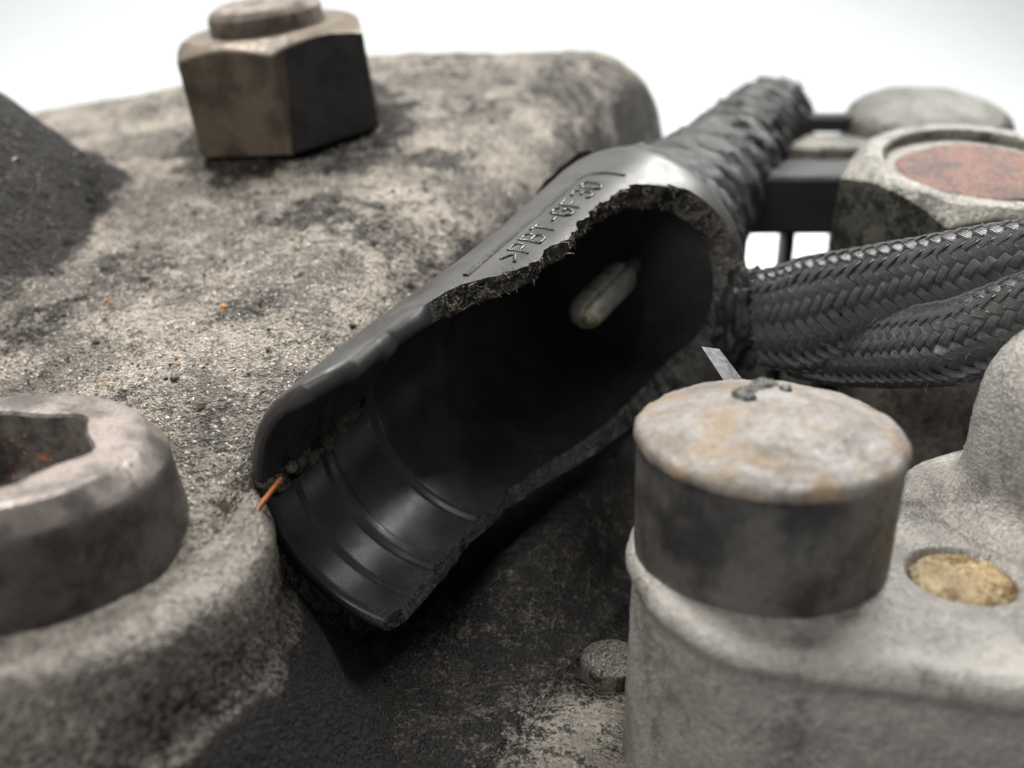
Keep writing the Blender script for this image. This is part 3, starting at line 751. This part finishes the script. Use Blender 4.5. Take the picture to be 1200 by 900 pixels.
GL = {'>': [[(0.1, 0.15), (0.8, 0.5), (0.1, 0.85)]], '<': [[(0.8, 0.15), (0.1, 0.5), (0.8, 0.85)]],
      'P': [[(0, 0), (0, 1), (0.5, 1), (0.7, 0.88), (0.7, 0.6), (0.5, 0.48), (0, 0.48)]],
      'B': [[(0, 0), (0, 1), (0.48, 1), (0.66, 0.88), (0.66, 0.64), (0.48, 0.52), (0, 0.52)], [(0.48, 0.52), (0.7, 0.4), (0.7, 0.12), (0.5, 0), (0, 0)]],
      'T': [[(0.35, 0), (0.35, 1)], [(0, 1), (0.72, 1)]], '-': [[(0.1, 0.48), (0.55, 0.48)]],
      'G': [[(0.72, 0.82), (0.52, 1), (0.2, 1), (0, 0.8), (0, 0.2), (0.2, 0), (0.52, 0), (0.72, 0.2), (0.72, 0.48), (0.42, 0.48)]],
      'F': [[(0, 0), (0, 1), (0.68, 1)], [(0, 0.52), (0.52, 0.52)]],
      '3': [[(0, 0.85), (0.2, 1), (0.5, 1), (0.68, 0.85), (0.68, 0.65), (0.5, 0.52), (0.25, 0.52)], [(0.5, 0.52), (0.7, 0.4), (0.7, 0.15), (0.5, 0), (0.2, 0), (0, 0.15)]],
      '0': [[(0.2, 0), (0, 0.2), (0, 0.8), (0.2, 1), (0.5, 1), (0.7, 0.8), (0.7, 0.2), (0.5, 0), (0.2, 0)]]}
tl = 15.6
for ch in '>PBT-GF30':
    ridge('letter', GL[ch], tl, 80.2, 2.05, 2.1, conn, 0.16, m_letter)
    tl += (1.75 if ch == '-' else 2.25) + (0.0)
ridge('border_line', [[(0, 0), (23.6, -0.35), (24.6, -0.9), (25.3, -2.6), (25.6, -4.6)]], 12.2, 94.6, 1.0, 1.0, conn, 0.33, m_dirtline)

# ------------------------------------------------------------------ taped cable leaving the rear of the connector
n = 120; th = np.linspace(0, 2 * math.pi, n, endpoint=False); tt = np.linspace(47.5, 84, 150)
rr = np.interp(tt, [47.5, 49, 53, 60, 68, 78, 84], [13.2, 12.6, 11.2, 9.3, 8.2, 7.7, 7.2])
T_, H_ = np.meshgrid(tt, th, indexing='ij'); rp = np.repeat(rr[:, None], n, 1)
phs = (T_ * 0.28 - H_ / (2 * math.pi)) % 1.0
rp = rp + 1.15 * (phs - 0.5) + 0.25 * np.sin(T_ * 1.1 + 2 * H_)
V = pt(T_, H_, rp).reshape(-1, 3); V += 0.6 * np.stack([fbm(V, 0.4, 4), fbm(V + 7, 0.4, 4), fbm(V + 19, 0.4, 4)], 1)
cab = thing('taped_cable', A + AX * 60 - np.array([0, 0, 10.0]), 'black cable wound with dusty tape leaving the rear of the connector', 'cable')
mk('tape_winding', V, gridfaces(len(tt), n, True), m_hose, cab)
tt = np.linspace(80, 110, 90); rr = np.interp(tt, [80, 84, 90, 98, 104, 107.5, 109.3, 110], [6.8, 7.1, 7.3, 7.0, 6.8, 6.0, 4.0, 0.05])
T_, H_ = np.meshgrid(tt, th, indexing='ij'); rp = np.repeat(rr[:, None], n, 1)
rp = rp + 0.35 * np.sin(T_ * 2.2 + H_) * (rp > 5)
V = pt(T_, H_, rp).reshape(-1, 3); V += 0.75 * np.stack([fbm(V, 0.35, 3), fbm(V + 7, 0.35, 3), fbm(V + 19, 0.35, 3)], 1)
mk('frayed_sleeve', V, gridfaces(len(tt), n, True), m_hose, cab)['label'] = 'fuzzy frayed far end of the sleeve'
Vs, Fs, off = [], [], 0
for k in range(70):
    t = 86 + 24 * random.random(); h = random.uniform(0, 2 * math.pi); r = 6.6 if t < 106 else 5.0
    p = pt(np.array([t]), np.array([h]), np.array([r]))[0]; o = pt(np.array([t]), np.array([h]), np.array([r + 1]))[0] - p
    q = p + o * random.uniform(0.8, 2.2) + np.array([random.uniform(-.8, .8) for _ in range(3)])
    m_ = (p + q) / 2 + np.array([random.uniform(-.4, .4) for _ in range(3)])
    V, F_ = tube([p, m_, q], [0.16, 0.13, 0.06], 5); Vs.append(V); Fs += [[i + off for i in f] for f in F_]; off += len(V)
mk('loose_fibres', np.concatenate(Vs), Fs, m_hose, cab)['kind'] = 'stuff'

# ------------------------------------------------------------------ braided sleeves
def braid(name, path, a, b, N, label, lay, width, tall=1.0):
    P = np.array(path, float)
    d = np.concatenate([[0], np.cumsum(np.linalg.norm(np.diff(P, axis=0), axis=1))]); L = d[-1]
    ns = 150; s = np.linspace(0, L, ns)
    C_ = np.stack([np.interp(s, d, P[:, k]) for k in range(3)], 1)
    for _ in range(25): C_[1:-1] = 0.25 * C_[:-2] + 0.5 * C_[1:-1] + 0.25 * C_[2:]
    T = np.gradient(C_, axis=0); T /= np.linalg.norm(T, axis=1)[:, None]
    up = np.array([0, 0.25, 1.0]); SD = np.cross(T, up); SD /= np.linalg.norm(SD, axis=1)[:, None]; UP = np.cross(SD, T)
    root = thing(name, C_[0], label, 'braided sleeve', 'braided cable sleeves beside the connector')
    taper = np.interp(s, [0, 4, 10, L], [0.72, 0.86, 1, 1])
    w = 2 * math.pi / lay
    def place(sv, ph, dr):
        c = np.stack([np.interp(sv, s, C_[:, k]) for k in range(3)], 1); sd = np.stack([np.interp(sv, s, SD[:, k]) for k in range(3)], 1); u = np.stack([np.interp(sv, s, UP[:, k]) for k in range(3)], 1)
        k = np.interp(sv, s, taper)
        ka = np.interp(sv, [0, 6, L * 0.75, L], [tall * 0.86, tall, 1, 1])
        return c + ((b * k + dr) * np.cos(ph))[:, None] * sd + ((a * ka + dr) * np.sin(ph))[:, None] * u
    # dark core so that gaps are not see-through
    phi = np.linspace(0, 2 * math.pi, 40, endpoint=False); V = []
    for sv in np.linspace(0, L, 60): V.append(place(np.full(40, sv), phi, np.full(40, -0.45)))
    mk('core', np.concatenate(V), gridfaces(60, 40, True), m_blackbar, root)
    mstep = int(L / 0.22)
    for sg in (1, -1):
        for i in range(N):
            sv = np.linspace(0, L, mstep)
            ph = 2 * math.pi * i / N + sg * w * sv
            other = i + sg * 2 * w * sv * N / (2 * math.pi)
            off = sg * 0.14 * np.tanh(1.6 * np.cos(math.pi / 2 * (i + other) - math.pi / 4)) / 0.92
            cen_ = place(sv, ph, off); outp = place(sv, ph, off + 0.2); nrm = outp - cen_; nrm /= np.linalg.norm(nrm, axis=1)[:, None]
            t = np.gradient(cen_, axis=0); t /= np.linalg.norm(t, axis=1)[:, None]; bi_ = np.cross(t, nrm)
            m = 9; V = []; U = []; wv = RNG.uniform(0.82, 1.06)
            cen_ = cen_ + nrm * (0.10 * fbm(cen_ + 3 * i + 50 * sg, 0.35, 2))[:, None] + bi_ * (0.14 * fbm(cen_ + 5 * i + 20 * sg, 0.3, 2))[:, None]
            for k in range(m):
                x = -1 + 2 * k / (m - 1)
                V.append(cen_ + bi_ * (x * width * wv / 2) + nrm * (0.16 * math.sqrt(max(0.0, 1 - x ** 4 * 0.97)) - 0.08)); U.append(np.stack([np.full(mstep, k / (m - 1)), sv], 1))
            V = np.stack(V, 1).reshape(-1, 3); U = np.stack(U, 1).reshape(-1, 2)
            V += 0.035 * np.stack([fbm(V, 1.2, 2), fbm(V + 7, 1.2, 2), fbm(V + 13, 1.2, 2)], 1)
            mk('strand', V, gridfaces(mstep, m), m_braid, root, uv=U)
    Vs, Fs, off = [], [], 0
    for k in range(160):
        sv = np.array([random.uniform(0.5, L - 0.5)]); h = np.array([random.uniform(0, 2 * math.pi)])
        p = place(sv, h, np.array([0.15]))[0]; o = place(sv, h, np.array([1.15]))[0] - p
        dv = o + RNG.normal(size=3) * 0.9; dv /= np.linalg.norm(dv); l_ = random.uniform(0.3, 1.1)
        V, F_ = tube([p - dv * 0.1, p + dv * l_ * 0.5 + RNG.normal(size=3) * 0.1, p + dv * l_ * 0.8 + RNG.normal(size=3) * 0.2], [0.03, 0.028, 0.02], 4); Vs.append(V); Fs += [[i + off for i in g] for g in F_]; off += len(V)
    mk('stray_hairs', np.concatenate(Vs), Fs, m_braid, root, uv=np.zeros((off, 2)))['kind'] = 'stuff'
    return root
braid('braided_sleeve', [unp(893, 374, 116), unp(935, 372, 113), unp(1000, 357, 108), unp(1080, 338, 103), unp(1150, 320, 98), unp(1220, 306, 94), unp(1310, 295, 89)], 3.9, 2.7, 20,
      'upper, wider black braided cable sleeve running to the right edge', 27.0, 1.02, 1.5)
braid('braided_sleeve', [unp(930, 405, 116), unp(985, 409, 111), unp(1050, 408, 104.5), (39.2, -7.9, 7.1), (41.9, -11.1, 9.8), (44.8, -13.4, 12.2), (49, -16.5, 15.5)], 3.7, 2.5, 20,
      'lower, narrower black braided cable sleeve sagging towards the round plug', 26.0, 0.98, 1.0)
# dark grimy wrap where both sleeves leave the connector
V, F_ = lump((24.8, 13.4, 2.0), (2.9, 3.0, 6.0), 12, 4)
V = np.array([24.8, 13.4, 2.0]) + (V - np.array([24.8, 13.4, 2.0])) * np.minimum(1, 1.15 / (np.linalg.norm((V - np.array([24.8, 13.4, 2.0])) / np.array([2.9, 3.0, 6.0]), axis=1) + 1e-6))[:, None]
V += 0.35 * np.stack([fbm(V, 0.9, 3), fbm(V + 7, 0.9, 3), fbm(V + 19, 0.9, 3)], 1)
tag(mk('sleeve_wrap', V, F_, m_hose, base=(24.8, 13.6, -3)), 'dark grimy wrap holding both braided sleeves against the connector', 'cable wrap')

# grey tab sticking up between connector and plug
Fw = np.array([0, math.cos(PITCH), -math.sin(PITCH)])
q4 = [unp(822, 406, 96.5), unp(843, 409, 97), unp(905, 490, 94), unp(880, 494, 93.5)]
V = np.array(q4 + [p + Fw * 0.45 for p in q4]); F_ = fix_normals(V, [(0, 1, 2, 3), (4, 5, 6, 7), (0, 1, 5, 4), (1, 2, 6, 5), (2, 3, 7, 6), (3, 0, 4, 7)])
tag(mk('metal_tab', V, F_, m_tab, base=unp(890, 490, 94), flat=True), 'small flat grey tab sticking up between connector and round plug', 'tab')

# ------------------------------------------------------------------ rusty hexagon head and the round cap behind it
def pedestal(parent, c, r, z1, mat):
    V, F_ = lathe(dense([(r, z1 - c[2]), (r + 1, -36 - c[2])], 2), 60, c); mk('shank', V, F_, mat, parent)
hc = np.array([55.5, 33.0, 3.6]); hax = np.array([0, -0.19, 1.0]); hax /= np.linalg.norm(hax)
hx = thing('hex_plug', hc, 'grey hexagon head plug with rusty red recessed centre, at right', 'hex plug')
ph, rows = hexhead(14.2, 12.4, 13.2, 0.62, 360, math.radians(29), 11.4)
V, F_ = hexmesh(hc, hax, ph, rows, 0.12, 0.4)
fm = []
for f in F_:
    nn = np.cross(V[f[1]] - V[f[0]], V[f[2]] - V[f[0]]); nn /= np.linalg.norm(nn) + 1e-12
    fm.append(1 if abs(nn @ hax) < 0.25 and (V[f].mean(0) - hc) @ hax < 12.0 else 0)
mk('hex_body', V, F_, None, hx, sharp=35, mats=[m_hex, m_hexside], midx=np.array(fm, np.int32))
pr = dense([(11.45, 12.4), (11.1, 12.1), (10.9, 11.2)], 0.3)
V, F_ = lathe(pr[::-1], 160, hc, hax); mk('recess_wall', V, F_, m_hex, hx)
V, F_ = lathe(dense([(8.6, 11.1), (9.6, 11.25), (11.0, 11.2)], 0.4), 160, hc, hax, 0.08, 0.4); mk('recess_floor', V, F_, m_hex, hx)
pr = [(0.05, 11.5)] + dense([(4, 11.5), (8.6, 11.45), (9.2, 11.3), (9.3, 11.0)], 0.5)
V, F_ = lathe(pr, 160, hc, hax, 0.12, 0.3, rfun=lambda r, z, p: r * (1 + 0.05 * np.sin(2 * p + 1) + 0.03 * np.sin(5 * p))); mk('rusty_disc', V, F_, m_rust, hx)['label'] = 'red brown rusted disc in the recess'
pedestal(hx, hc, 11, 1.0, m_boss)
cc = np.array([63.0, 71.0, 7.2])
cp = thing('domed_screw', cc, 'plain grey domed screw head standing behind the rusty hexagon plug', 'screw')
pr = [(0.05, 11.4)] + dense([(3, 11.3), (7.5, 10.7), (10.6, 9.6), (11.9, 8.6), (12.5, 7.2), (12.6, 4.0), (12.7, -8)], 0.6)
V, F_ = lathe(pr, 120, cc, hax, 0.2, 0.3); mk('screw_head', V, F_, m_hexside, cp)
pedestal(cp, cc, 9, 0.0, m_boss)

# ------------------------------------------------------------------ black plastic frame behind
fr = thing('black_frame', (38, 52, -40), 'black plastic frame of bars behind the braided sleeves', 'frame')
def bar(name, *a, b=0.5, rot=0.0):
    V, F_ = box(*a, b); mk(name, V, F_, m_blackbar, fr, sharp=30)
bar('front_bar', 27.0, 60.0, 44.0, 57.0, 3.7, 11.4)
V, F_ = box(29.0, 58.0, 57.2, 67.9, 10.6, 13.1, 0.4); mk('shelf', V, F_, m_hex, fr, sharp=30)
bar('back_bar', 30.0, 66.0, 68.0, 72.0, 13.2, 15.8)
bar('leg', 37.4, 38.7, 47.0, 52.0, -36, 3.6)
bar('leg', 27.2, 29.2, 47.0, 52.0, -36, 3.6)
bar('leg', 44.4, 47.4, 47.0, 52.0, -36, 3.6)
bar('leg', 31.0, 33.0, 68.5, 71.5, -36, 13.1)
bar('leg', 62.0, 64.0, 68.5, 71.5, -36, 13.1)

# ------------------------------------------------------------------ crumbs and grit
def on_surface(x, y): return float(Hs(x, y)) + float(surf_noise(np.array([float(x)]), np.array([float(y)]))[0])
def hit(px, py):
    for t in np.arange(70, 200, 0.25):
        p = unp(px, py, t)
        if p[2] < on_surface(p[0], p[1]): return p
    return p
for (px, py, r, mat, lab) in [(205, 446, 0.42, m_gd, 'largest black crumb on the pale casting above the socket bolt'), (113, 403, 0.35, m_gd, 'black crumb on the casting at far left above the bolt'),
                              (262, 361, 0.32, m_go, 'small orange crumb alone on the casting'), (170, 327, 0.5, m_gb, 'grey brown crumb on the casting below the nut'),
                              (413, 383, 0.40, m_gd, 'black crumb beside the upper lip of the connector')]:
    p = hit(px, py); V, F_ = lump(p + np.array([0, 0, r * 0.4]), (r, r, r * 0.8), px, 1)
    tag(mk('dirt_crumb', V, F_, mat, base=p), lab, 'crumb', 'loose crumbs on the casting')
p0 = hit(297, 606); dp = float((p0 - CAM) @ np.array([0, math.cos(PITCH), -math.sin(PITCH)]))
p0 = unp(297, 606, dp - 2.2); p1 = unp(330, 560, dp - 1.2)
V, F_ = tube([p0, p0 * 0.6 + p1 * 0.4 + np.array([0, 0, 0.12]), p1], [0.10, 0.24, 0.18], 8)
tag(mk('copper_sliver', V, F_, m_copper, base=p0), 'thin orange copper sliver lying at the mouth of the connector', 'sliver')

Vs, Fs, off = [], [], 0
for k in range(110):
    f = random.random(); tt_ = np.array([T0 + 0.8 + f * 13.5]); hh = np.array([math.radians(178.5 + random.uniform(-2.5, 3.5))])
    p = pt(tt_, hh, inner_r(tt_) + random.uniform(-0.4, 0.9))[0]; r = random.uniform(0.3, 0.8) * (1.1 - 0.4 * f)
    V, F_ = lump(p, (r, r * 1.2, r * 0.8), k, 1); Vs.append(V); Fs += (np.array(F_) + off).tolist(); off += len(V)
for k in range(13):
    tt_ = np.array([T0 + 1.2 + 1.1 * k]); p = pt(tt_, np.array([math.radians(178.0 + 2.5 - 0.12 * k)]), inner_r(tt_) + 1.2)[0]; r = 1.0 - 0.035 * k
    V, F_ = lump(p, (r, r * 1.2, r), 60 + k, 2); Vs.append(V); Fs += (np.array(F_) + off).tolist(); off += len(V)
tag(mk('packed_dirt', np.concatenate(Vs), Fs, m_dirt, base=A + AX * T0 - E1 * 12), 'crumbly brown dirt packed into the slot at the connector mouth', 'dirt', kind='stuff')
t = (1 + 5 ** .5) / 2
ICO = np.array([(-1, t, 0), (1, t, 0), (-1, -t, 0), (1, -t, 0), (0, -1, t), (0, 1, t), (0, -1, -t), (0, 1, -t), (t, 0, -1), (t, 0, 1), (-t, 0, -1), (-t, 0, 1)]) / 1.9
ICF = np.array([(0, 11, 5), (0, 5, 1), (0, 1, 7), (0, 7, 10), (0, 10, 11), (1, 5, 9), (5, 11, 4), (11, 10, 2), (10, 7, 6), (7, 1, 8), (3, 9, 4), (3, 4, 2), (3, 2, 6), (3, 6, 8), (3, 8, 9), (4, 9, 5), (2, 4, 11), (6, 2, 10), (8, 6, 7), (9, 8, 1)])
NG = 9000
gx_ = RNG.uniform(-62, 8, NG); gy_ = RNG.uniform(-30, 60, NG)
gz_ = Hs(gx_, gy_) + surf_noise(gx_, gy_); ok = gz_ > -12
cl = fbm(np.stack([gx_, gy_, 0 * gx_], 1), 0.12, 3); ok &= RNG.uniform(size=NG) < 0.35 + 1.3 * cl
gx_, gy_, gz_ = gx_[ok], gy_[ok], gz_[ok]; n = len(gx_)
gr = np.exp(RNG.normal(math.log(0.085), 0.45, n)).clip(0.03, 0.32)
V = ICO[None] * gr[:, None, None] * RNG.uniform(0.6, 1.35, (n, 12, 1)) * np.array([1, 1, 0.75]) + np.stack([gx_, gy_, gz_ + gr * 0.3], 1)[:, None, :]
Fg = (ICF[None] + 12 * np.arange(n)[:, None, None]).reshape(-1, 3)
mi = np.repeat(RNG.choice(4, n, p=[0.50, 0.27, 0.03, 0.20]), 20).astype(np.int32)
tag(mk('loose_grit', V.reshape(-1, 3), Fg, None, base=(-30, 15, 0), mats=[m_gd, m_gl, m_go, m_gb], midx=mi, flat=True), 'fine loose grit scattered over the grey casting', 'grit', kind='stuff')
